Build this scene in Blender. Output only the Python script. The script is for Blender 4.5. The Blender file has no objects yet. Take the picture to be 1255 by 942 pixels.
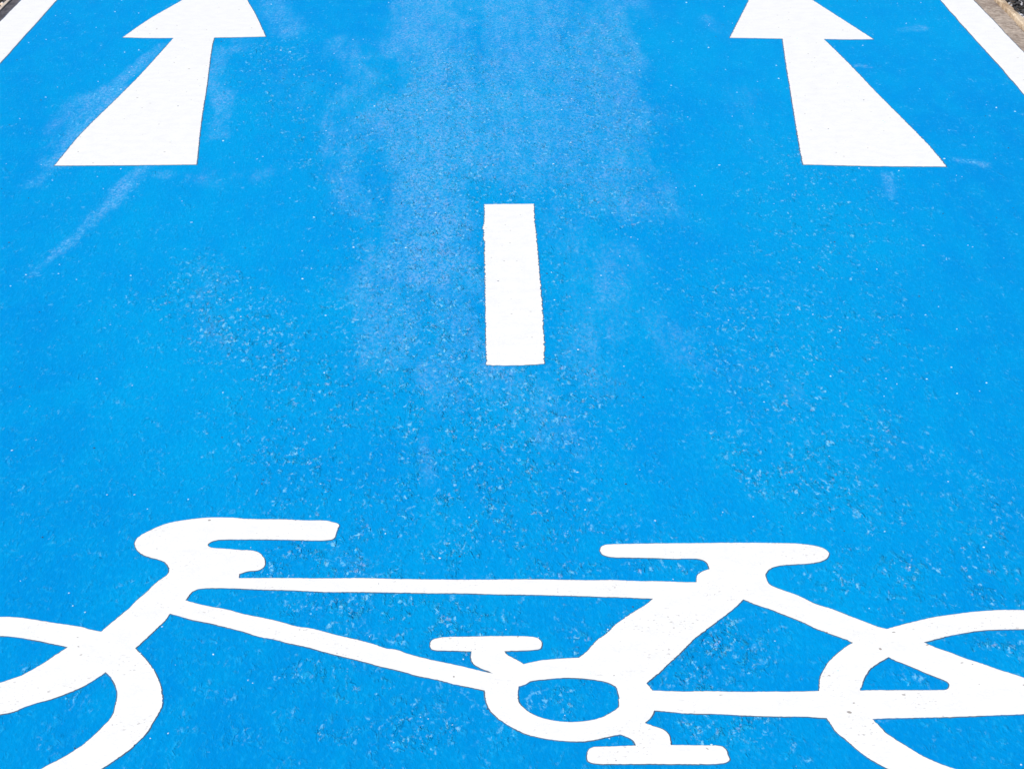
import bpy, bmesh, math, random
import numpy as np
from mathutils import Vector, noise

S = bpy.context.scene
COL = S.collection
R = math.radians

# ---------------------------------------------------------------- camera
cam_d = bpy.data.cameras.new('camera')
cam = bpy.data.objects.new('camera', cam_d); COL.objects.link(cam)
cam_d.sensor_fit = 'HORIZONTAL'; cam_d.sensor_width = 36.0
cam_d.lens = 36.0 * 2.378486
cam_d.clip_start = 0.05; cam_d.clip_end = 2000
cam.location = (0, 0, 1.37)
cam.rotation_euler = (math.pi/2 - 0.345674, 0, -0.004885)
S.camera = cam

# ---------------------------------------------------------------- sky and sun
SUN_EL, SUN_AZ = R(46), R(222)          # azimuth clockwise from +Y: sun behind the camera, to its left
w = bpy.data.worlds.new('World'); S.world = w; w.use_nodes = True
nt = w.node_tree
sky = nt.nodes.new('ShaderNodeTexSky'); sky.sky_type = 'NISHITA'; sky.sun_disc = False
sky.sun_elevation = SUN_EL; sky.sun_rotation = SUN_AZ
bg = nt.nodes['Background']; bg.inputs['Strength'].default_value = 0.10
nt.links.new(sky.outputs[0], bg.inputs['Color'])
sun_d = bpy.data.lights.new('sun', 'SUN'); sun_d.energy = 4.5; sun_d.angle = R(0.53); sun_d.color = (1, 0.965, 0.91)
sun = bpy.data.objects.new('sun', sun_d); COL.objects.link(sun)
to_sun = Vector((math.sin(SUN_AZ)*math.cos(SUN_EL), math.cos(SUN_AZ)*math.cos(SUN_EL), math.sin(SUN_EL)))
sun.rotation_euler = to_sun.to_track_quat('Z', 'Y').to_euler()
S.view_settings.view_transform = 'Standard'; S.view_settings.look = 'None'
S.view_settings.gamma = 1.0; S.view_settings.use_curve_mapping = False
S.view_settings.exposure = 0.0

# ---------------------------------------------------------------- helpers
class N:
    """small node-tree writer"""
    def __init__(s, name):
        s.m = bpy.data.materials.new(name); s.m.use_nodes = True; s.t = s.m.node_tree
        s.b = s.t.nodes['Principled BSDF']
    def n(s, typ, **kw):
        x = s.t.nodes.new('ShaderNode' + typ)
        for k, v in kw.items(): setattr(x, k, v)
        return x
    def l(s, a, b): s.t.links.new(a, b)
    def put(s, v, sock):
        if isinstance(v, (int, float)): sock.default_value = v
        elif isinstance(v, tuple): sock.default_value = v if len(v) != 3 or sock.type == 'VECTOR' else (*v, 1)
        else: s.l(v, sock)
    def math(s, op, a, b=0.0, clamp=False):
        x = s.n('Math', operation=op, use_clamp=clamp); s.put(a, x.inputs[0]); s.put(b, x.inputs[1]); return x.outputs[0]
    def coord(s, scale=(1, 1, 1), rot=(0, 0, 0), loc=(0, 0, 0)):
        c = s.n('TexCoord'); m = s.n('Mapping'); s.l(c.outputs['Object'], m.inputs[0])
        m.inputs['Scale'].default_value = scale; m.inputs['Rotation'].default_value = rot; m.inputs['Location'].default_value = loc
        return m.outputs[0]
    def noise(s, v, scale, detail=2, rough=.5, dist=0):
        x = s.n('TexNoise'); s.l(v, x.inputs['Vector'])
        for k, q in (('Scale', scale), ('Detail', detail), ('Roughness', rough), ('Distortion', dist)): x.inputs[k].default_value = q
        return x.outputs[0]
    def voro(s, v, scale, feature='F1', out='Distance'):
        x = s.n('TexVoronoi', feature=feature); s.l(v, x.inputs['Vector']); x.inputs['Scale'].default_value = scale
        return x.outputs[out]
    def ramp(s, v, a, b, lo=0.0, hi=1.0):
        x = s.n('MapRange', interpolation_type='SMOOTHSTEP'); s.put(v, x.inputs[0])
        for i, q in enumerate((a, b, lo, hi)): x.inputs[i+1].default_value = q
        return x.outputs[0]
    def mix(s, f, a, b):
        x = s.n('Mix', data_type='RGBA'); s.put(f, x.inputs[0]); s.put(a, x.inputs[6]); s.put(b, x.inputs[7]); return x.outputs[2]
    def attr(s, name): return s.n('Attribute', attribute_name=name).outputs['Fac']
    def bump(s, h, dist, strength=1.0, normal=None):
        x = s.n('Bump'); s.l(h, x.inputs['Height']); x.inputs['Distance'].default_value = dist; x.inputs['Strength'].default_value = strength
        if normal is not None: s.l(normal, x.inputs['Normal'])
        return x.outputs[0]
    def out(s, col, rough=.5, normal=None, spec=.5):
        s.put(col, s.b.inputs['Base Color']); s.put(rough, s.b.inputs['Roughness']); s.b.inputs['Specular IOR Level'].default_value = spec
        if normal is not None: s.l(normal, s.b.inputs['Normal'])
        return s.m

def link(name, me, mats, parent=None):
    o = bpy.data.objects.new(name, me); COL.objects.link(o)
    for m in mats: me.materials.append(m)
    if parent: o.parent = parent
    return o

def tag(o, label=None, cat=None, group=None, kind=None):
    for k, v in (('label', label), ('category', cat), ('group', group), ('kind', kind)):
        if v: o[k] = v
    return o

# ---------------------------------------------------------------- materials
def mat_blue():
    t = N('blue path coating')
    v = t.coord()
    vr = t.coord(scale=(1.0, .42, 1), rot=(0, 0, R(-32)))
    vt = t.coord(scale=(1.0, .30, 1))                    # drawn out along the path by tyres and the squeegee
    vs = t.coord(scale=(1.0, .10, 1), loc=(7, 0, 0))
    wear, grain, vignette, chalk = t.attr('wear'), t.attr('grain'), t.attr('vignette'), t.attr('chalk')
    big = t.noise(vt, 2.2, 4, .6); mid = t.noise(vt, 14, 4, .62, .4)
    pat = t.noise(t.coord(scale=(1, .5, 1)), 33, 6, .74, .7)
    fine = t.noise(v, 420, 2, .6); mot = t.noise(vr, 200, 3, .65, .3); grainy = t.noise(vt, 150, 3, .7)
    fleck = t.noise(vr, 135, 4, .64, .6); lump = t.noise(vr, 60, 3, .6, .8)
    # where the aggregate stands through the coating
    zone = t.math('MULTIPLY', t.ramp(pat, .40, .68), t.math('ADD', t.math('MULTIPLY', grain, .80), .42))
    h1 = t.math('MULTIPLY', fine, .15)
    h1 = t.math('ADD', h1, t.math('MULTIPLY', mot, t.math('ADD', t.math('MULTIPLY', grain, .35), .50)))
    h2 = t.math('MULTIPLY', t.ramp(fleck, .46, .70), t.math('MULTIPLY', zone, 1.25))
    h3 = t.math('MULTIPLY', t.ramp(lump, .54, .74), t.math('MULTIPLY', zone, 1.5))
    nrm = t.bump(t.math('ADD', t.math('ADD', h1, h2), h3), .0018)
    c = t.mix(t.ramp(big, .35, .65), (.000, .262, .665), (.000, .310, .680))
    c = t.mix(t.math('MULTIPLY', vignette, .85), c, (.000, .235, .615))  # lens falloff painted into the coating as a darker blue
    c = t.mix(t.ramp(mid, .35, .7, 0, .4), c, (.0, .36, .70))
    c = t.mix(t.ramp(mot, .35, .65, .0, .45), c, (.0, .235, .565))
    c = t.mix(t.ramp(grainy, .52, .70, .0, .30), c, (.015, .42, .78))
    # dusty worn film: streaky along the path, granular because it sits on the high spots
    pn = t.math('ADD', t.math('MULTIPLY', t.noise(vt, 30, 6, .8, .5), .45), t.math('MULTIPLY', t.noise(vs, 26, 5, .7, .2), .55))
    d0 = t.ramp(t.math('ADD', t.math('MULTIPLY', wear, .30), pn), .48, .80)
    d0 = t.math('MULTIPLY', d0, t.ramp(wear, .0, .35))
    dust = t.math('MULTIPLY', d0, t.ramp(t.math('ADD', t.math('MULTIPLY', t.noise(t.coord(scale=(1, .45, 1)), 125, 4, .8), .6), t.math('MULTIPLY', mot, .4)), .44, .58, .05, 1.2), True)
    dc = t.mix(t.ramp(t.noise(vt, 40, 3, .6), .4, .65), (.10, .42, .76), (.22, .43, .76))
    c = t.mix(t.math('MULTIPLY', dust, .64), c, dc)
    # worn tops of the aggregate: pale chalky flecks, a few bared grey-violet ones
    f1 = t.math('MULTIPLY', t.ramp(fleck, .52, .62), t.math('MULTIPLY', zone, 1.1, True))
    c = t.mix(t.math('MULTIPLY', f1, .62, True), c, (.03, .50, .86))
    f2 = t.math('MULTIPLY', t.ramp(t.noise(vr, 115, 4, .66, .4), .565, .65), t.ramp(zone, .12, .7))
    c = t.mix(t.math('MULTIPLY', f2, .8, True), c, (.22, .60, .88))
    ck = t.math('MULTIPLY', t.ramp(t.noise(vr, 115, 5, .72, .6), .535, .615), t.ramp(t.noise(t.coord(scale=(1, .5, 1), loc=(2, 4, 0)), 34, 5, .8, .5), .44, .64))
    c = t.mix(t.math('MULTIPLY', t.math('MULTIPLY', ck, chalk), .8, True), c, (.17, .54, .84))
    bare = t.math('MULTIPLY', t.ramp(t.noise(vr, 95, 3, .6), .60, .68), t.ramp(zone, .3, .8))
    c = t.mix(t.math('MULTIPLY', bare, .65, True), c, (.28, .43, .68))
    # pits where the coating never reached
    pv = t.coord(scale=(1, .38, 1), rot=(0, 0, R(-38)), loc=(3, 1, 0))
    pits = t.math('MULTIPLY', t.ramp(t.noise(pv, 125, 2, .6), .69, .75), t.ramp(t.noise(v, 14, 2), .48, .6))
    pits = t.math('MULTIPLY', pits, t.ramp(grain, .0, .8, .35, 1.0))
    c = t.mix(t.math('MULTIPLY', pits, .6), c, (.012, .10, .24))
    return t.out(c, .65, nrm, .01)

def mat_white(name, wear):
    t = N(name); v = t.coord()
    blot = t.noise(v, 30, 4, .6)
    c = t.mix(t.ramp(t.math('ADD', t.math('MULTIPLY', blot, .5), t.math('MULTIPLY', t.noise(v, 170, 3, .7), .5)), .36, .6), (.805, .793, .77), (.86, .847, .823))
    dots = t.math('MULTIPLY', t.ramp(t.noise(v, 190, 2, .6), .66-.05*wear, .74-.05*wear), t.ramp(t.noise(v, 11, 3), .44, .66))
    thin = t.math('MULTIPLY', t.ramp(t.noise(v, 60, 5, .8, .6), .60, .72), t.ramp(t.noise(v, 5, 3), .48, .66, 0, wear))
    c = t.mix(t.math('MULTIPLY', thin, .45), c, (.55, .56, .58))
    c = t.mix(t.math('MULTIPLY', dots, .85), c, (.52, .49, .46))
    spk = t.math('MULTIPLY', t.ramp(t.noise(t.coord(loc=(5, 2, 0)), 80, 1, .5), .75, .79), 1.0)
    c = t.mix(t.math('MULTIPLY', spk, .8), c, (.24, .20, .17))
    h = t.math('ADD', t.math('MULTIPLY', t.noise(v, 210, 3, .6), .5), t.math('MULTIPLY', t.noise(v, 60, 3, .6), .5))
    return t.out(c, .55, t.bump(h, .0005), .3)

def mat_rim():
    t = N('bare edge of marking'); v = t.coord()
    c = t.mix(t.ramp(t.noise(v, 120, 3, .6), .35, .65), (.03, .09, .17), (.11, .13, .16))
    c = t.mix(t.ramp(t.noise(v, 25, 2), .5, .65, 0, .75), c, (.02, .16, .38))
    return t.out(c, .8)

def mat_speck(name, a, b, sc=150, bumpd=.002, rough=.85):
    t = N(name); v = t.coord()
    n1 = t.noise(v, sc, 4, .7); n2 = t.noise(v, sc*.12, 4, .6)
    c = t.mix(t.ramp(t.math('ADD', t.math('MULTIPLY', n1, .6), t.math('MULTIPLY', n2, .4)), .38, .62), a, b)
    return t.out(c, rough, t.bump(n1, bumpd), .3)

def mat_tint(name, rough=.8):
    t = N(name); a = t.n('Attribute', attribute_name='tint').outputs['Color']
    n_ = t.noise(t.coord(), 400, 3, .7)
    x = t.n('Mix', data_type='RGBA', blend_type='MULTIPLY'); x.inputs[0].default_value = .5
    t.l(a, x.inputs[6]); t.put(t.mix(n_, (.55, .55, .55), (1.2, 1.2, 1.2)), x.inputs[7])
    return t.out(x.outputs[2], rough, None, .4)

BLUE, RIM = mat_blue(), mat_rim()
WHITE = mat_white('fresh white marking paint', .0); WHITE_WORN = mat_white('speckled white marking paint', 1.0)
ASPH = mat_speck('dark asphalt', (.012, .012, .014), (.07, .066, .062), 120)
CONC = mat_speck('weathered concrete', (.25, .19, .15), (.54, .45, .37), 70, .006)
CONC_SHADE = mat_speck('kerb-shaded gutter concrete', (.055, .052, .062), (.14, .13, .14), 110, .006)  # left gutter: kerb shade put into the concrete colour
KERB = mat_speck('tan kerb concrete', (.40, .27, .16), (.72, .58, .42), 60, .006)
KERB_L = mat_speck('pale kerb concrete', (.40, .32, .25), (.78, .68, .58), 60, .006)
STONE = mat_tint('roadside stone'); GRIT = mat_tint('grit on coating')

# ---------------------------------------------------------------- data: outlines in metres on the ground
OUTLINES = {
  'handlebar': [
    ["-0.4550,3.0613,c -0.4636,3.0816,s -0.4755,3.0917,s -0.4866,3.0984,s -0.4994,3.1097,s -0.5089,3.1255,s -0.5145,3.1455,s -0.5144,3.1598,s -0.5107,3.1743,s -0.5032,3.1871,s -0.4915,3.2035,s -0.4813,3.2153,s -0.4663,3.2254,s -0.4506,3.2313,s -0.4325,3.2372,s -0.4140,3.2396,s -0.3833,3.2382,s -0.3664,3.2339,s -0.3334,3.2325,s -0.3051,3.2312,s -0.2815,3.2281,s -0.2507,3.2270,s -0.2433,3.2222,s -0.2359,3.2180,s -0.2317,3.2105,s -0.2328,3.1993,s -0.2342,3.1829,s -0.2348,3.1700,s -0.2371,3.1614,s -0.2437,3.1571,s -0.2577,3.1560,s -0.2854,3.1576,s -0.3362,3.1601,s -0.3959,3.1593,s -0.4047,3.1553,s -0.4096,3.1484,s -0.4119,3.1421,s -0.4055,3.1318,s -0.3833,3.1272,s -0.3647,3.1231,s -0.3462,3.1207,s -0.3363,3.1122,s -0.3302,3.0993,s -0.3257,3.0799,s -0.3263,3.0645,s -0.3332,3.0541,s -0.3463,3.0509,s -0.3536,3.0455,s -0.3579,3.0418,c -0.3565,3.0283,k",],
  ],
  'fork': [
    ["-0.4550,3.0613,c -0.4541,3.0476,s -0.4565,3.0368,s -0.4613,3.0261,s -0.4681,3.0102,s -0.4755,2.9838,s -0.4850,2.9579,s -0.4930,2.9299,s -0.5061,2.8948,s -0.5180,2.8615,k -0.5538,2.8165,c -0.5654,2.7931,s -0.5776,2.7686,s -0.5871,2.7526,s -0.5983,2.7359,s -0.6104,2.7247,s -0.6210,2.7167,s -0.6394,2.7079,s -0.6633,2.7014,s -0.6925,2.6971,s -0.7071,2.6863,s -0.7107,2.6667,s -0.6985,2.6474,s -0.6794,2.6367,s -0.6485,2.6302,s -0.6237,2.6288,s -0.6048,2.6325,s -0.5903,2.6392,s -0.5787,2.6511,s -0.5701,2.6587,s -0.5523,2.6703,s -0.5418,2.6789,s -0.5299,2.6911,s -0.5196,2.7020,s -0.5098,2.7162,s -0.5019,2.7304,s -0.4946,2.7453,k -0.4672,2.8123,c -0.4609,2.8303,s -0.4535,2.8529,s -0.4460,2.8758,s -0.4399,2.8945,s -0.4359,2.9160,k -0.4209,2.9576,c -0.4189,2.9680,s -0.4161,2.9809,s -0.4106,2.9903,s -0.4024,2.9950,s -0.3871,2.9960,s -0.3562,2.9948,k -0.3565,3.0283,k",],
  ],
  'frame': [
    ["-0.3565,3.0283,c -0.2931,3.0280,s -0.2375,3.0266,s -0.1932,3.0275,s -0.1487,3.0246,s -0.1043,3.0228,s -0.0379,3.0214,s 0.0408,3.0221,s 0.1172,3.0190,s 0.1504,3.0194,s 0.1835,3.0160,s 0.2166,3.0148,s 0.2496,3.0120,s 0.2646,3.0119,c 0.2669,3.0306,s 0.2693,3.0387,s 0.2768,3.0484,s 0.2858,3.0549,k 0.3603,3.0355,c 0.3605,3.0194,s 0.3622,3.0061,s 0.3654,2.9992,s 0.3793,2.9849,s 0.3952,2.9702,s 0.4103,2.9510,s 0.4178,2.9407,s 0.4375,2.9253,s 0.4563,2.9051,s 0.4751,2.8861,s 0.4900,2.8712,s 0.5001,2.8645,k 0.5419,2.8250,c 0.5558,2.8083,s 0.5702,2.7955,s 0.5878,2.7776,s 0.6057,2.7628,s 0.6231,2.7467,s 0.6372,2.7353,s 0.6502,2.7239,s 0.6673,2.7082,s 0.6805,2.6993,s 0.6897,2.6860,s 0.6899,2.6685,s 0.6822,2.6513,s 0.6675,2.6386,s 0.6512,2.6312,s 0.6306,2.6273,s 0.5796,2.6233,s 0.5397,2.6202,s 0.5001,2.6183,s 0.4665,2.6172,s 0.4457,2.6156,k 0.3913,2.6182,c 0.3592,2.6223,s 0.3307,2.6224,s 0.2907,2.6256,s 0.2614,2.6291,s 0.2222,2.6314,s 0.2028,2.6353,s 0.1848,2.6388,k 0.1860,2.6915,c 0.2063,2.6897,s 0.2263,2.6883,s 0.2565,2.6894,s 0.2864,2.6875,s 0.3376,2.6877,s 0.3667,2.6876,s 0.3908,2.6892,k 0.4414,2.6903,c 0.4757,2.6910,s 0.5037,2.6904,s 0.5319,2.6907,s 0.5450,2.6911,s 0.5507,2.6946,s 0.5538,2.7043,s 0.5524,2.7141,s 0.5418,2.7258,s 0.5280,2.7403,s 0.5142,2.7563,s 0.4982,2.7725,s 0.4905,2.7828,k 0.4513,2.8244,c 0.4444,2.8326,s 0.4276,2.8486,s 0.4087,2.8667,s 0.3940,2.8855,s 0.3710,2.9095,s 0.3555,2.9257,s 0.3416,2.9370,s 0.3228,2.9566,c 0.3136,2.9387,s 0.2984,2.9134,s 0.2690,2.8689,s 0.2473,2.8350,s 0.2255,2.7925,s 0.2114,2.7670,s 0.1974,2.7408,s 0.1851,2.7217,s 0.1796,2.7106,k 0.0983,2.7826,c 0.1076,2.7977,s 0.1223,2.8308,s 0.1403,2.8597,s 0.1474,2.8768,s 0.1669,2.9065,s 0.1925,2.9418,s 0.2029,2.9597,c 0.1806,2.9614,s 0.1589,2.9641,s 0.1371,2.9652,s 0.1154,2.9674,s 0.0402,2.9725,s -0.0155,2.9748,s -0.0484,2.9776,s -0.0921,2.9783,s -0.1469,2.9807,s -0.1908,2.9825,s -0.2346,2.9827,s -0.2788,2.9881,s -0.3229,2.9910,s -0.3562,2.9948,k",],
  ],
  'down_tube': [
    ["-0.4209,2.9576,c -0.4126,2.9514,s -0.3849,2.9370,s -0.3624,2.9282,s -0.3394,2.9140,s -0.3082,2.9003,s -0.2858,2.8878,s -0.2656,2.8754,s -0.2483,2.8704,s -0.2263,2.8581,s -0.2044,2.8454,s -0.1828,2.8347,s -0.1612,2.8212,s -0.1460,2.8098,s -0.1355,2.8074,s -0.1142,2.7918,s -0.0932,2.7800,s -0.0640,2.7660,s -0.0392,2.7536,s -0.0228,2.7444,s -0.0095,2.7380,k -0.0201,2.6925,c -0.0387,2.7014,s -0.0589,2.7104,s -0.0794,2.7221,s -0.1041,2.7330,s -0.1291,2.7481,s -0.1521,2.7596,s -0.1711,2.7712,s -0.1966,2.7852,s -0.2223,2.7993,s -0.2505,2.8160,s -0.2744,2.8270,s -0.2942,2.8386,s -0.3138,2.8464,s -0.3342,2.8611,s -0.3521,2.8709,s -0.3792,2.8858,s -0.4062,2.8978,s -0.4270,2.9109,s -0.4359,2.9160,k",],
  ],
  'saddle': [
    ["0.2858,3.0549,c 0.2851,3.0686,s 0.2817,3.0824,s 0.2732,3.0897,s 0.2598,3.0909,s 0.2371,3.0899,s 0.2147,3.0928,s 0.1876,3.0940,s 0.1560,3.0958,s 0.1449,3.1009,s 0.1402,3.1082,s 0.1384,3.1195,s 0.1404,3.1308,s 0.1464,3.1382,s 0.1580,3.1407,s 0.1901,3.1420,s 0.2407,3.1435,s 0.2820,3.1439,s 0.3165,3.1448,s 0.3509,3.1447,s 0.3921,3.1433,s 0.4193,3.1409,s 0.4370,3.1351,s 0.4496,3.1265,s 0.4555,3.1151,s 0.4559,3.1039,s 0.4507,3.0899,s 0.4417,3.0805,s 0.4250,3.0734,s 0.3999,3.0702,s 0.3814,3.0654,s 0.3717,3.0589,s 0.3645,3.0491,s 0.3603,3.0355,k",],
  ],
  'chainring': [
    ["-0.0095,2.7380,k -0.0201,2.6925,c -0.0194,2.6742,s -0.0163,2.6526,s -0.0123,2.6376,s -0.0044,2.6207,s 0.0035,2.6081,s 0.0151,2.5936,s 0.0267,2.5820,s 0.0382,2.5738,s 0.0535,2.5668,s 0.0689,2.5631,s 0.0919,2.5605,s 0.1114,2.5653,s 0.1251,2.5717,s 0.1409,2.5782,k 0.1719,2.6065,c 0.1792,2.6198,s 0.1827,2.6303,s 0.1848,2.6388,k 0.1860,2.6915,c 0.1796,2.7106,k 0.0983,2.7826,c 0.0864,2.7815,s 0.0698,2.7792,s 0.0532,2.7761,s 0.0387,2.7701,s 0.0280,2.7647,k",
     "0.0202,2.6871,s 0.0205,2.6653,s 0.0253,2.6502,s 0.0350,2.6332,s 0.0486,2.6205,s 0.0642,2.6128,s 0.0817,2.6094,s 0.1013,2.6118,s 0.1173,2.6189,s 0.1295,2.6298,s 0.1421,2.6475,s 0.1435,2.6647,s 0.1433,2.6865,s 0.1407,2.7032,s 0.1291,2.7153,s 0.1131,2.7221,s 0.0970,2.7257,s 0.0768,2.7267,s 0.0605,2.7237,s 0.0442,2.7202,s 0.0360,2.7171,s 0.0299,2.7091,s 0.0213,2.7036,c",],
  ],
  'pedal': [
    ["-0.0095,2.7380,c -0.0147,2.7443,s -0.0229,2.7512,s -0.0311,2.7599,s -0.0364,2.7705,s -0.0386,2.7868,s -0.0377,2.8017,c -0.0648,2.8037,s -0.0856,2.8057,s -0.0899,2.8116,s -0.0910,2.8223,s -0.0894,2.8331,s -0.0822,2.8400,s -0.0655,2.8438,s -0.0466,2.8441,s -0.0256,2.8450,s 0.0018,2.8458,s 0.0271,2.8452,s 0.0438,2.8418,s 0.0500,2.8348,s 0.0517,2.8192,s 0.0486,2.8084,s 0.0371,2.8047,s 0.0163,2.8029,s 0.0038,2.8018,c 0.0069,2.7921,s 0.0162,2.7809,s 0.0233,2.7716,s 0.0280,2.7647,k",],
  ],
  'pedal.001': [
    ["0.1409,2.5782,c 0.1502,2.5704,s 0.1564,2.5602,s 0.1582,2.5501,c 0.1492,2.5498,s 0.1299,2.5483,s 0.1165,2.5475,s 0.1088,2.5468,s 0.1032,2.5424,s 0.1005,2.5305,s 0.1004,2.5167,s 0.1036,2.5092,s 0.1111,2.5065,s 0.1281,2.5056,s 0.1564,2.5060,s 0.1942,2.5053,s 0.2245,2.5051,s 0.2415,2.5050,s 0.2568,2.5069,s 0.2648,2.5139,s 0.2643,2.5238,s 0.2626,2.5406,s 0.2575,2.5484,s 0.2394,2.5503,s 0.2164,2.5507,s 0.1992,2.5513,c 0.1992,2.5661,s 0.1977,2.5803,s 0.1920,2.5906,s 0.1809,2.5990,s 0.1719,2.6065,k",],
  ],
  'front_wheel': [
    ["-0.4672,2.8123,c -0.4501,2.7818,s -0.4387,2.7587,s -0.4293,2.7337,s -0.4201,2.7024,s -0.4157,2.6805,s -0.4130,2.6631,s -0.4128,2.6460,s -0.4163,2.6206,s -0.4209,2.5895,s -0.4280,2.5641,s -0.4368,2.5420,s -0.4492,2.5184,s -0.4621,2.4968,s -0.4767,2.4795,s -0.5059,2.4507,s -0.5394,2.4269,s -0.5762,2.4086,s -0.6155,2.3964,s -0.6561,2.3905,s -0.6973,2.3911,s -0.7377,2.3982,s -0.7766,2.4116,s -0.8128,2.4310,s -0.8456,2.4558,s -0.8739,2.4855,s -0.8972,2.5193,s -0.9149,2.5563,s -0.9264,2.5957,s -0.9316,2.6364,s -0.9303,2.6774,s -0.9224,2.7176,s -0.9083,2.7562,s -0.8883,2.7920,s -0.8628,2.8241,s -0.8325,2.8519,s -0.7983,2.8746,s -0.7608,2.8915,s -0.7212,2.9023,s -0.6803,2.9068,s -0.6577,2.9070,s -0.6360,2.9054,s -0.6179,2.9004,s -0.5906,2.8903,s -0.5636,2.8818,s -0.5410,2.8733,s -0.5338,2.8679,s -0.5180,2.8615,k -0.5538,2.8165,c -0.5798,2.8285,s -0.6025,2.8382,s -0.6248,2.8455,s -0.6467,2.8500,s -0.6608,2.8508,s -0.6981,2.8494,s -0.7346,2.8411,s -0.7688,2.8264,s -0.7998,2.8056,s -0.8265,2.7795,s -0.8480,2.7489,s -0.8634,2.7149,s -0.8724,2.6787,s -0.8747,2.6415,s -0.8700,2.6044,s -0.8587,2.5689,s -0.8410,2.5360,s -0.8176,2.5069,s -0.7893,2.4825,s -0.7570,2.4638,s -0.7219,2.4513,s -0.6850,2.4454,s -0.6477,2.4464,s -0.6112,2.4542,s -0.5767,2.4686,s -0.5454,2.4890,s -0.5330,2.4964,s -0.5112,2.5236,s -0.4954,2.5493,s -0.4879,2.5654,s -0.4811,2.5837,s -0.4746,2.6042,s -0.4696,2.6230,s -0.4685,2.6420,s -0.4691,2.6634,s -0.4709,2.6851,s -0.4751,2.7027,s -0.4812,2.7205,s -0.4886,2.7362,s -0.4946,2.7453,k",],
  ],
  'rear_wheel': [
    ["0.3913,2.6182,c 0.3942,2.6041,s 0.3976,2.5855,s 0.4095,2.5580,s 0.4247,2.5230,s 0.4463,2.4928,s 0.4645,2.4762,s 0.5011,2.4461,s 0.5428,2.4218,s 0.5884,2.4042,s 0.6366,2.3936,s 0.6862,2.3903,s 0.7357,2.3946,s 0.7836,2.4061,s 0.8288,2.4246,s 0.8699,2.4497,s 0.9057,2.4805,s 0.9353,2.5162,s 0.9578,2.5559,s 0.9725,2.5983,s 0.9792,2.6424,s 0.9775,2.6868,s 0.9676,2.7304,s 0.9497,2.7719,s 0.9243,2.8101,s 0.8921,2.8440,s 0.8541,2.8726,s 0.8112,2.8951,s 0.7648,2.9109,s 0.7160,2.9196,s 0.6902,2.9211,s 0.6568,2.9212,s 0.6347,2.9183,s 0.6123,2.9134,s 0.5897,2.9069,s 0.5669,2.8995,s 0.5484,2.8907,s 0.5252,2.8789,s 0.5001,2.8645,k 0.5419,2.8250,c 0.5603,2.8349,s 0.5787,2.8440,s 0.5968,2.8512,s 0.6194,2.8588,s 0.6454,2.8621,s 0.6785,2.8634,s 0.6991,2.8625,s 0.7434,2.8546,s 0.7852,2.8394,s 0.8229,2.8175,s 0.8552,2.7895,s 0.8810,2.7566,s 0.8991,2.7199,s 0.9091,2.6809,s 0.9104,2.6409,s 0.9031,2.6014,s 0.8875,2.5638,s 0.8640,2.5296,s 0.8336,2.5000,s 0.7974,2.4761,s 0.7567,2.4587,s 0.7130,2.4485,s 0.6679,2.4459,s 0.6231,2.4510,s 0.5802,2.4636,s 0.5408,2.4831,s 0.5227,2.4924,s 0.4937,2.5197,s 0.4751,2.5486,s 0.4577,2.5780,s 0.4517,2.5966,s 0.4457,2.6156,k",],
    ["0.4513,2.8244,c 0.4419,2.8140,s 0.4292,2.7962,s 0.4161,2.7752,s 0.4060,2.7523,s 0.3987,2.7319,s 0.3941,2.7095,s 0.3908,2.6892,k 0.4414,2.6903,c 0.4474,2.7115,s 0.4559,2.7361,s 0.4657,2.7543,s 0.4769,2.7680,s 0.4905,2.7828,k",],
  ],
  'left_arrow': [
    ["-0.9857,5.2339,c -0.8289,5.2360,s -0.6730,5.2416,c -0.7126,5.6889,s -0.7335,5.9608,s -0.7779,6.4926,s -0.7846,6.6118,c -0.7125,6.6169,s -0.6447,6.6253,c -0.7029,6.9405,s -0.7480,7.1560,s -0.8463,7.6611,c -0.9379,7.1569,s -0.9966,6.8744,s -1.0360,6.6163,c -0.9686,6.6072,s -0.8954,6.6069,c -0.9226,6.1481,s -0.9478,5.8356,s -0.9732,5.5323,s",],
  ],
  'right_arrow': [
    ["0.6702,5.2358,c 0.8230,5.2208,s 0.9839,5.2158,c 0.9817,5.3034,s 0.9760,5.4148,s 0.9647,5.5663,s 0.9526,5.7215,s 0.9350,5.9401,s 0.9084,6.3134,s 0.8849,6.5851,c 0.9521,6.5783,s 1.0204,6.5823,c 0.9718,6.8612,s 0.9212,7.1478,s 0.8327,7.6529,c 0.7355,7.1487,s 0.6880,6.9039,s 0.6298,6.6016,c 0.6974,6.5969,s 0.7729,6.5900,c 0.7444,6.2348,s 0.7181,5.8851,s 0.6911,5.5320,s",],
  ],
  'dash': [
    ["-0.0332,4.9118,c 0.0112,4.9135,s 0.0697,4.9145,c 0.0690,4.8010,s 0.0702,4.7097,s 0.0723,4.5928,s 0.0732,4.4406,s 0.0747,4.2844,s 0.0754,4.1616,s 0.0750,4.0117,s 0.0736,3.9061,c 0.0433,3.8996,s 0.0102,3.8972,s -0.0239,3.9007,c -0.0272,4.1857,s -0.0294,4.4353,s -0.0308,4.5594,s -0.0315,4.6379,s -0.0344,4.6666,s -0.0329,4.7014,s -0.0354,4.7367,s -0.0327,4.7906,s",],
  ],
}

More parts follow.
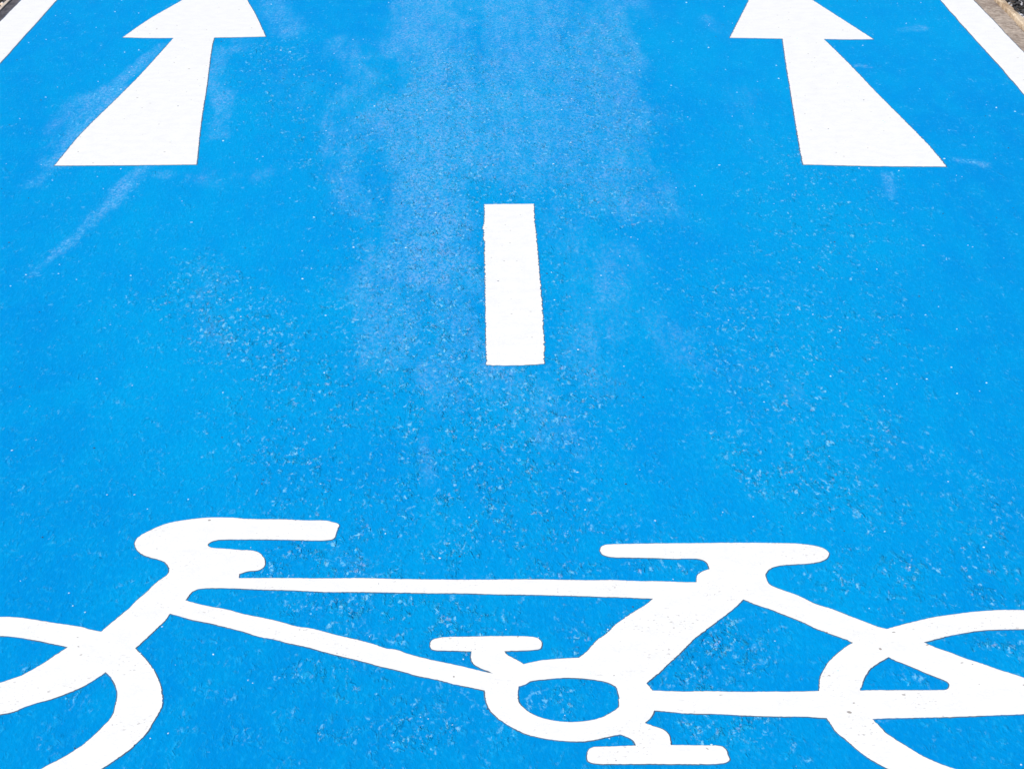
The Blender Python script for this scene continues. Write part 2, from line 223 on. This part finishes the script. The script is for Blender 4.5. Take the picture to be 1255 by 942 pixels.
WEAR = [(-0.224,7.157,-0.146,4.454,0.085,0.75), (0.070,7.698,0.049,5.325,0.150,0.55), (0.318,7.154,0.229,5.474,0.074,0.55), (-0.107,5.888,-0.095,5.183,0.076,0.6), (0.191,6.463,0.253,4.979,0.097,0.45), (-0.260,5.254,-0.190,4.019,0.064,0.45), (0.148,4.916,0.144,3.807,0.053,0.25), (-0.151,4.618,-0.072,3.769,0.051,0.35), (0.228,4.452,0.119,3.889,0.059,0.3), (-0.402,6.466,-0.299,4.982,0.058,0.35), (-0.982,5.330,-0.962,5.964,0.031,0.8), (-0.962,5.964,-0.902,6.521,0.019,0.7), (-1.022,5.893,-0.978,5.558,0.049,0.55), (-1.007,5.084,-0.984,5.258,0.016,0.5), (-0.659,5.517,-0.752,6.468,0.024,0.55), (-0.720,6.468,-0.742,7.034,0.036,0.3), (-0.610,5.150,-0.510,5.220,0.036,0.25), (-0.789,5.221,-0.823,4.889,0.019,0.8), (-0.823,4.889,-0.863,4.593,0.015,0.6), (-0.863,4.593,-0.893,4.431,0.009,0.4), (-0.735,5.151,-0.641,5.103,0.021,0.3), (-0.646,7.159,-0.604,6.796,0.059,0.5), (-0.594,6.166,-0.383,5.803,0.071,0.15), (0.576,6.907,0.644,6.622,0.037,0.3), (0.585,5.974,0.581,5.322,0.039,0.15), (1.013,5.277,1.072,5.248,0.013,0.6), (1.104,6.697,1.180,6.742,0.020,0.45), (0.930,6.256,0.957,6.236,0.006,1.2), (0.847,5.143,0.826,4.976,0.011,0.5), (-0.579,4.429,-0.498,4.111,0.036,0.2), (-0.501,4.134,-0.470,3.977,0.011,0.2), (-0.033,3.849,0.086,3.616,0.045,0.3), (0.114,3.691,0.145,3.475,0.018,0.2), (-0.120,3.546,-0.102,3.376,0.010,0.5), (-0.210,3.345,-0.190,3.078,0.009,0.2), (-0.233,3.134,-0.182,3.023,0.014,0.2), (0.311,3.690,0.320,3.474,0.010,0.2), (0.615,3.688,0.608,3.473,0.018,0.15), (0.276,4.200,0.395,3.888,0.057,0.25), (-0.116,6.465,-0.076,5.046,0.027,0.6)]
GRAIN = [(-0.501,4.134,-0.470,3.977,0.023,1.4), (-0.421,4.133,-0.392,3.977,0.023,1.4), (-0.214,3.106,-0.193,3.023,0.022,1.5), (0.628,3.688,0.602,3.473,0.039,1.1), (-0.561,4.403,-0.521,4.252,0.030,1.0), (-0.083,3.344,-0.072,3.050,0.014,1.0), (-0.151,6.070,-0.070,3.617,0.175,0.9), (0.036,3.808,0.031,3.281,0.114,1.0), (0.246,6.792,0.216,4.915,0.117,0.8), (-0.204,3.221,-0.186,2.895,0.050,1.2), (-0.159,2.997,-0.057,2.845,0.043,1.0), (0.241,2.750,0.296,2.796,0.046,1.4), (0.312,2.639,0.239,2.598,0.025,1.2), (0.164,3.076,0.252,3.048,0.034,0.8), (0.420,3.474,0.627,3.217,0.073,1.0), (0.431,3.047,0.534,2.993,0.044,0.8), (-0.579,4.302,-0.287,3.770,0.085,0.8), (-0.433,3.619,-0.283,3.345,0.063,0.8), (-0.610,2.765,-0.585,2.742,0.015,0.7), (-0.515,2.686,-0.493,2.643,0.010,0.8), (0.075,2.662,0.075,2.658,0.030,0.8), (0.132,2.844,0.090,2.820,0.037,0.8), (-0.195,2.685,-0.093,2.620,0.040,0.7), (0.613,2.941,0.699,3.046,0.044,0.7), (-0.621,6.467,-0.330,4.918,0.096,0.5), (0.700,5.249,0.575,4.105,0.129,0.5), (0.601,2.818,0.639,2.794,0.016,0.9), (0.505,2.737,0.524,2.726,0.010,0.9), (-0.378,5.718,-0.303,5.401,0.057,0.5), (-0.265,2.685,-0.186,2.539,0.024,0.5), (0.335,2.577,0.366,2.516,0.019,0.5), (-0.308,3.078,-0.274,3.222,0.040,0.9), (-0.087,4.675,-0.224,4.454,0.064,0.6), (0.376,4.347,0.469,3.806,0.072,0.5)]
VIGNETTE = [(-0.673,2.498,0.080,2.495,0.217,1.0), (-0.641,3.053,-0.537,2.581,0.207,0.8), (0.080,2.479,0.642,2.476,0.112,0.75), (-0.830,4.022,-0.643,3.194,0.115,0.6), (-1.153,5.893,-0.861,4.112,0.152,0.35), (1.185,5.548,0.644,2.794,0.148,0.55)]  # painted vignette: strokes that darken the blue towards the bottom and sides
CHALK = [(-0.789,5.221,-0.823,4.889,0.026,1.3), (-0.823,4.889,-0.863,4.593,0.021,1.3), (-0.863,4.593,-0.893,4.431,0.016,1.3), (-0.982,5.330,-0.962,5.964,0.035,1.0), (-1.012,5.893,-0.978,5.558,0.049,0.8), (-1.007,5.084,-0.984,5.258,0.021,0.9), (-0.665,5.518,-0.757,6.468,0.037,0.7), (-0.579,4.429,-0.498,4.111,0.045,1.0), (-0.513,4.180,-0.461,3.955,0.032,1.5), (-0.432,4.180,-0.382,3.934,0.034,1.5), (-0.287,4.203,-0.247,4.019,0.029,0.9), (-0.132,3.975,0.086,3.616,0.081,0.9), (0.114,3.691,0.145,3.475,0.039,0.9), (-0.216,3.134,-0.181,2.997,0.029,1.5), (-0.089,3.344,-0.060,2.996,0.016,1.1), (-0.243,2.945,-0.161,2.822,0.032,1.2), (0.128,3.343,0.206,3.219,0.036,0.7), (0.539,3.614,0.542,3.278,0.050,0.9), (0.399,3.508,0.410,3.374,0.025,1.2), (0.658,3.472,0.686,3.217,0.048,0.7), (0.232,3.076,0.187,3.090,0.023,1.0), (0.298,2.819,0.239,2.727,0.041,1.0), (-0.075,2.684,0.025,2.641,0.030,1.1), (0.515,2.737,0.528,2.721,0.012,1.6), (0.653,2.841,0.654,2.818,0.015,1.6), (-0.014,2.620,0.005,2.578,0.014,1.0), (1.031,5.276,1.063,5.248,0.015,1.2), (0.847,5.143,0.829,4.976,0.014,1.0), (0.065,7.155,0.036,3.848,0.244,0.35), (-0.248,5.401,-0.177,4.454,0.102,0.5), (0.453,4.199,0.371,3.615,0.083,0.6), (-0.610,2.765,-0.585,2.742,0.020,1.0), (-0.515,2.686,-0.493,2.643,0.012,1.3), (0.250,2.608,0.315,2.577,0.021,1.1), (-0.658,7.159,-0.577,6.467,0.092,0.6)]

# ---------------------------------------------------------------- the ground
def sheet(name, xs, ys, z, mat, fn=None, jitter=0.0):
    xs, ys = np.asarray(xs), np.asarray(ys); nx, ny = len(xs), len(ys)
    X, Y = np.meshgrid(xs, ys); Z = np.full_like(X, z, dtype=float)
    if fn is not None: Z = Z + fn(X, Y)
    co = np.stack([X, Y, Z], -1).reshape(-1, 3)
    i = (np.arange(ny-1)[:, None]*nx + np.arange(nx-1)[None]).reshape(-1)
    f = np.stack([i, i+1, i+nx+1, i+nx], -1)
    me = bpy.data.meshes.new(name); me.from_pydata(co.tolist(), [], f.tolist()); me.update()
    return tag(link(name, me, [mat]), kind='structure'), co

sheet('ground', [-400, -20, 20, 400], [-200, -5, 30, 600], -.030, ASPH)

def strokes(co, L):
    v = np.zeros(len(co))
    wx = np.array([noise.noise(Vector((p[0]*7, p[1]*2.2, 0)))*.09+noise.noise(Vector((p[0]*22, p[1]*7, 3)))*.03 for p in co])
    wy = np.array([noise.noise(Vector((p[0]*6, p[1]*2, 9)))*.22 for p in co])
    for x0, y0, x1, y1, hw, s in L:
        a = np.array([x0, y0]); d = np.array([x1-x0, y1-y0])
        u = np.clip(((co[:, :2]-a) @ d)/max(d @ d, 1e-9), 0, 1)
        q = co[:, :2]-a-u[:, None]*d; k_ = min(1, hw/.06); q[:, 0] += wx*k_; q[:, 1] += wy*k_
        # worn strips run along the path, so the blur is wider in y
        r = np.hypot(q[:, 0], q[:, 1]*.55)
        k = np.clip(1-r/(hw*1.9), 0, 1); v = np.maximum(v, s*np.minimum(1, k*k*(3-2*k)*1.25))
    return v
xs = np.linspace(-1.415, 1.398, 188)
ys = np.concatenate([np.linspace(-3, 1.8, 12)[:-1], np.linspace(1.8, 10, 440), np.linspace(10.2, 60, 60)])
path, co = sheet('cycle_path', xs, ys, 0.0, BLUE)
for nm, L in (('wear', WEAR), ('grain', GRAIN), ('vignette', VIGNETTE), ('chalk', CHALK)):
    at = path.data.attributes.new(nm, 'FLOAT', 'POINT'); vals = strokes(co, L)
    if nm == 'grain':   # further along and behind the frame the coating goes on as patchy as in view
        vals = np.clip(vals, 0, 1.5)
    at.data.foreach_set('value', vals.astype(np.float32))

def strip(name, prof, y0, y1, mat, n=160, amp=.0015, seed=0.0):
    """a long ridge with the cross-section prof [(x, z)], slightly uneven along its length"""
    ys = np.concatenate([np.linspace(y0, 4, 8)[:-1], np.linspace(4, 10, n), np.linspace(10.4, y1, 50)])
    vs, fs = [], []
    k = len(prof)
    for y in ys:
        for j, (x, z) in enumerate(prof):
            d = noise.noise(Vector((seed+j*3.1, y*9, 0)))*amp + noise.noise(Vector((seed+j*5.7, y*45, 2)))*amp*.7
            vs.append((x+d, y, z+(d*.8 if 0 < j < k-1 else 0)))
    for i in range(len(ys)-1):
        for j in range(k-1):
            a = i*k+j; fs.append((a, a+k, a+k+1, a+1))
    me = bpy.data.meshes.new(name); me.from_pydata(vs, [], fs); me.update()
    return tag(link(name, me, [mat]), kind='structure')

# path slab edges, gutter strips and low kerbs
strip('gutter_strip', [(-1.4440, -.03), (-1.4435, -.002), (-1.43, -.002), (-1.4155, -.0012), (-1.4152, -.03)], -3, 60, CONC_SHADE, seed=1)
strip('kerb', [(-1.490, -.06), (-1.4600, -.004), (-1.4560, .0012), (-1.4470, .0012), (-1.4450, -.029)], -3, 60, KERB_L, 300, .003, 5)
strip('gutter_strip', [(1.3982, -.03), (1.3985, -.0012), (1.42, -.002), (1.452, -.0035), (1.4625, -.006), (1.4635, -.029)], -3, 60, CONC, 300, .0022, 9)
strip('kerb', [(1.466, -.029), (1.4675, .002), (1.473, .0045), (1.488, .002), (1.494, -.004), (1.53, -.06)], -3, 60, KERB, 300, .003, 13)

# ---------------------------------------------------------------- painted markings: thin raised films with a bare rim
def parse(s):
    return [(float(a), float(b), c) for a, b, c in (q.split(',') for q in s.split())]

def expand(L, step=.006, amp=.0004):
    """smooth between corners (Catmull-Rom), add the small raggedness of a taped or stencilled edge.
       returns points and, per point, whether the edge that starts there is a cut to the neighbouring part"""
    n = len(L); out = []
    for i in range(n):
        p0, p1, p2, p3 = L[i-1], L[i], L[(i+1) % n], L[(i+2) % n]
        a, b = Vector(p1[:2]), Vector(p2[:2])
        if p1[2] == 'k':
            out.append((a, True, True)); continue
        pa = Vector(p0[:2]) if p1[2] == 's' else a-(b-a)*.5
        pb = Vector(p3[:2]) if p2[2] == 's' else b+(b-a)*.5
        ln = (b-a).length; m = max(1, int(ln/step))
        # tangents scaled to the chord keep uneven spacing from overshooting
        t1 = (b-pa); t1 = t1.normalized()*ln if t1.length > 1e-9 else Vector((0, 0))
        t2 = (pb-a); t2 = t2.normalized()*ln if t2.length > 1e-9 else Vector((0, 0))
        if p1[2] != 's': t1 = b-a
        if p2[2] != 's': t2 = b-a
        for k in range(m):
            u = k/m; u2, u3 = u*u, u*u*u
            q = a*(2*u3-3*u2+1)+t1*(u3-2*u2+u)+b*(3*u2-2*u3)+t2*(u3-u2)
            out.append((q, False, k == 0 and p1[2] != 's'))
    P = [o[0] for o in out]; res = []
    for i, (q, cut, fixed) in enumerate(out):
        if fixed or out[i-1][1]: res.append(q.copy()); continue
        d = P[(i+1) % len(P)]-P[i-1]
        nn = Vector((d.y, -d.x)).normalized() if d.length > 0 else Vector((0, 0))
        w_ = noise.noise(Vector((q.x*70, q.y*70, 0)))*amp + noise.noise(Vector((q.x*260, q.y*260, 4)))*amp*.8
        w_ += noise.noise(Vector((q.x*430, q.y*430, 6)))*amp*2.0
        if noise.noise(Vector((q.x*33, q.y*33, 9))) > .36: w_ += noise.noise(Vector((q.x*190, q.y*190, 3)))*amp*2.5
        res.append(q+nn*w_)
    return res, [o[1] for o in out]

def film(name, islands, parent=None, top=.0006, rim=.0014, amp=.0004, step=.003, paint=None):
    bm = bmesh.new()
    for loops in islands:
        edges = []
        for s in loops:
            P, cuts = expand(s if isinstance(s, list) else parse(s), step, amp)
            area = sum(P[i-1].x*P[i].y-P[i].x*P[i-1].y for i in range(len(P)))
            hole = s is not loops[0]
            sg = (1 if area > 0 else -1)*(-1 if hole else 1)
            tv = [bm.verts.new((p.x, p.y, top)) for p in P]; n = len(P)
            bv = []
            for i in range(n):
                d1 = P[i]-P[i-1]; d2 = P[(i+1) % n]-P[i]
                c1, c2 = cuts[i-1], cuts[i]
                n1 = Vector((d1.y, -d1.x)).normalized()*sg if d1.length > 1e-7 else Vector((0, 0))
                n2 = Vector((d2.y, -d2.x)).normalized()*sg if d2.length > 1e-7 else n1
                if c1 and not c2: nn = n2
                elif c2 and not c1: nn = n1
                else:
                    nn = n1+n2; nn = nn.normalized()*min(1.6, 1/max(.5, nn.length/2)) if nn.length > 1e-6 else n1
                wv = rim*(1+.45*noise.noise(Vector((P[i].x*40, P[i].y*40, 7))))
                bv.append(bm.verts.new((P[i].x+nn.x*wv, P[i].y+nn.y*wv*1.25, .0002)))
            for i in range(n):
                j = (i+1) % n
                e = bm.edges.new((tv[i], tv[j])); edges.append(e)
                if not cuts[i]:
                    f = bm.faces.new((tv[i], tv[j], bv[j], bv[i]) if sg < 0 else (tv[j], tv[i], bv[i], bv[j])); f.material_index = 1
        r = bmesh.ops.triangle_fill(bm, edges=edges, use_beauty=True)
        for f in r['geom']:
            if isinstance(f, bmesh.types.BMFace):
                f.material_index = 0
                if f.normal.z < 0: f.normal_flip()
    bm.normal_update()
    for f in bm.faces:
        if f.normal.z < 0: f.normal_flip()
    me = bpy.data.meshes.new(name); bm.to_mesh(me); bm.free()
    return link(name, me, [paint or WHITE, RIM], parent)

bike = bpy.data.objects.new('bicycle_symbol', None); COL.objects.link(bike)
bike.empty_display_size = .2
tag(bike, 'white painted bicycle symbol lying sideways across the near end of the blue path', 'road marking')
for nm in ('front_wheel', 'rear_wheel', 'fork', 'handlebar', 'frame', 'down_tube', 'saddle', 'chainring', 'pedal', 'pedal.001'):
    film(nm.split('.')[0], OUTLINES[nm], bike, paint=WHITE_WORN)

tag(film('direction_arrow', OUTLINES['left_arrow'], rim=.0022, amp=.0006, step=.005),
    'white arrow with a flaring shaft beside the diagonal tyre scuff, left of the dash', 'road marking', 'straight-ahead arrows on the blue path')
tag(film('direction_arrow', OUTLINES['right_arrow'], rim=.0022, amp=.0009, step=.005),
    'white arrow with a flaring shaft on clean blue coating, right of the dash', 'road marking', 'straight-ahead arrows on the blue path')
tag(film('centre_dash', OUTLINES['dash'], rim=.0015, amp=.0012, step=.005),
    'short white centre dash with a ragged left edge between the two arrows', 'road marking')

def edge_line(xa, xb, amp):
    L = [(xa, -3, 'c')]
    yy = [2.0+.02*i for i in range(421)]
    yy = [-1, .5]+yy+[11+.5*i for i in range(98)]
    f = lambda x, y, s: x+noise.noise(Vector((s, y*7, 0)))*amp+noise.noise(Vector((s, y*30, 1)))*amp*.5
    L += [(f(xa, y, 3.3), y, 'x') for y in yy]+[(xa, 60, 'c'), (xb, 60, 'c')]+[(f(xb, y, 8.8), y, 'x') for y in yy[::-1]]+[(xb, -3, 'c')]
    return [[[(a, b, 'c') for a, b, _ in L]]]
tag(film('edge_line', edge_line(-1.4138, -1.3095, .0018), rim=.0026, amp=.0006, step=.02),
    'white edge line along the left kerb of the blue path', 'road marking', 'edge lines of the blue path')
tag(film('edge_line', edge_line(1.2995, 1.3968, .003), rim=.0026, amp=.0012, step=.02),
    'white edge line beside the brown concrete strip on the right', 'road marking', 'edge lines of the blue path')

# ---------------------------------------------------------------- loose stones outside the kerbs, grit on the coating
ICO_V = []
_b = bmesh.new(); bmesh.ops.create_icosphere(_b, subdivisions=1, radius=1.0)
ICO_V = np.array([v.co[:] for v in _b.verts]); ICO_F = np.array([[v.index for v in f.verts] for f in _b.faces]); _b.free()

def pebbles(name, pos, size, tint, mat, flat=.6, rng=None, aniso=.35):
    n = len(pos); k = len(ICO_V)
    jit = 1+rng.uniform(-.28, .28, (n, k, 1))
    sc = size[:, None]*np.stack([1+rng.uniform(-aniso, aniso, n), 1+rng.uniform(-aniso, aniso, n), np.full(n, flat)], -1)
    v = ICO_V[None]*jit*sc[:, None, :]
    a = rng.uniform(0, 6.28, n); ca, sa = np.cos(a), np.sin(a)
    x = v[..., 0]*ca[:, None]-v[..., 1]*sa[:, None]; y = v[..., 0]*sa[:, None]+v[..., 1]*ca[:, None]
    v = np.stack([x, y, v[..., 2]], -1)+pos[:, None, :]
    f = (ICO_F[None]+(np.arange(n)*k)[:, None, None]).reshape(-1, 3)
    me = bpy.data.meshes.new(name); me.from_pydata(v.reshape(-1, 3).tolist(), [], f.tolist()); me.update()
    at = me.color_attributes.new('tint', 'FLOAT_COLOR', 'POINT')
    c = np.repeat(np.c_[tint, np.ones(n)], k, axis=0).astype(np.float32); at.data.foreach_set('color', c.reshape(-1))
    return link(name, me, [mat])

rng = np.random.default_rng(7)
def stone_tints(n):
    g = rng.uniform(.012, .07, n); light = rng.random(n) < .22
    g = np.where(light, rng.uniform(.25, .75, n), g)
    c = np.stack([g, g*.985, g*1.03], -1)
    warm = rng.random(n) < .12; c[warm] = c[warm]*np.array([1.25, 1.0, .75])
    return c
for side in (-1, 1):
    n = 14000
    y = rng.uniform(4.8, 9.5, n); x = rng.uniform(0, .42, n)
    edge = 1.462 if side < 0 else 1.497
    sz = rng.uniform(.0035, .0085, n)
    pos = np.stack([side*(edge+x), y, -.024+rng.uniform(0, .010, n)+np.clip(.02-x, 0, .02)*.5], -1)
    tag(pebbles('roadside_chippings', pos, sz, stone_tints(n), STONE, .7, rng),
        'dark loose stone chippings beyond the %s kerb' % ('left' if side < 0 else 'right'), 'gravel', kind='stuff')

# pale paint crumbs and dark grit caught on the coating, denser where the aggregate shows
n = 620
x = rng.uniform(-1.29, 1.28, n); y = 2.45+rng.random(n)**1.3*5.0
pos = np.stack([x, y, np.full(n, .0004)], -1)
t_ = np.where(rng.random(n)[:, None] < .72, np.array([[.55, .74, .9]]), np.array([[.03, .06, .11]]))
sz = rng.uniform(.0006, .0016, n)*(1+.12*(y-2.5))
tag(pebbles('grit', pos, sz, t_, GRIT, .6, rng), 'tiny pale and dark grit specks scattered over the blue coating', 'grit', kind='stuff')
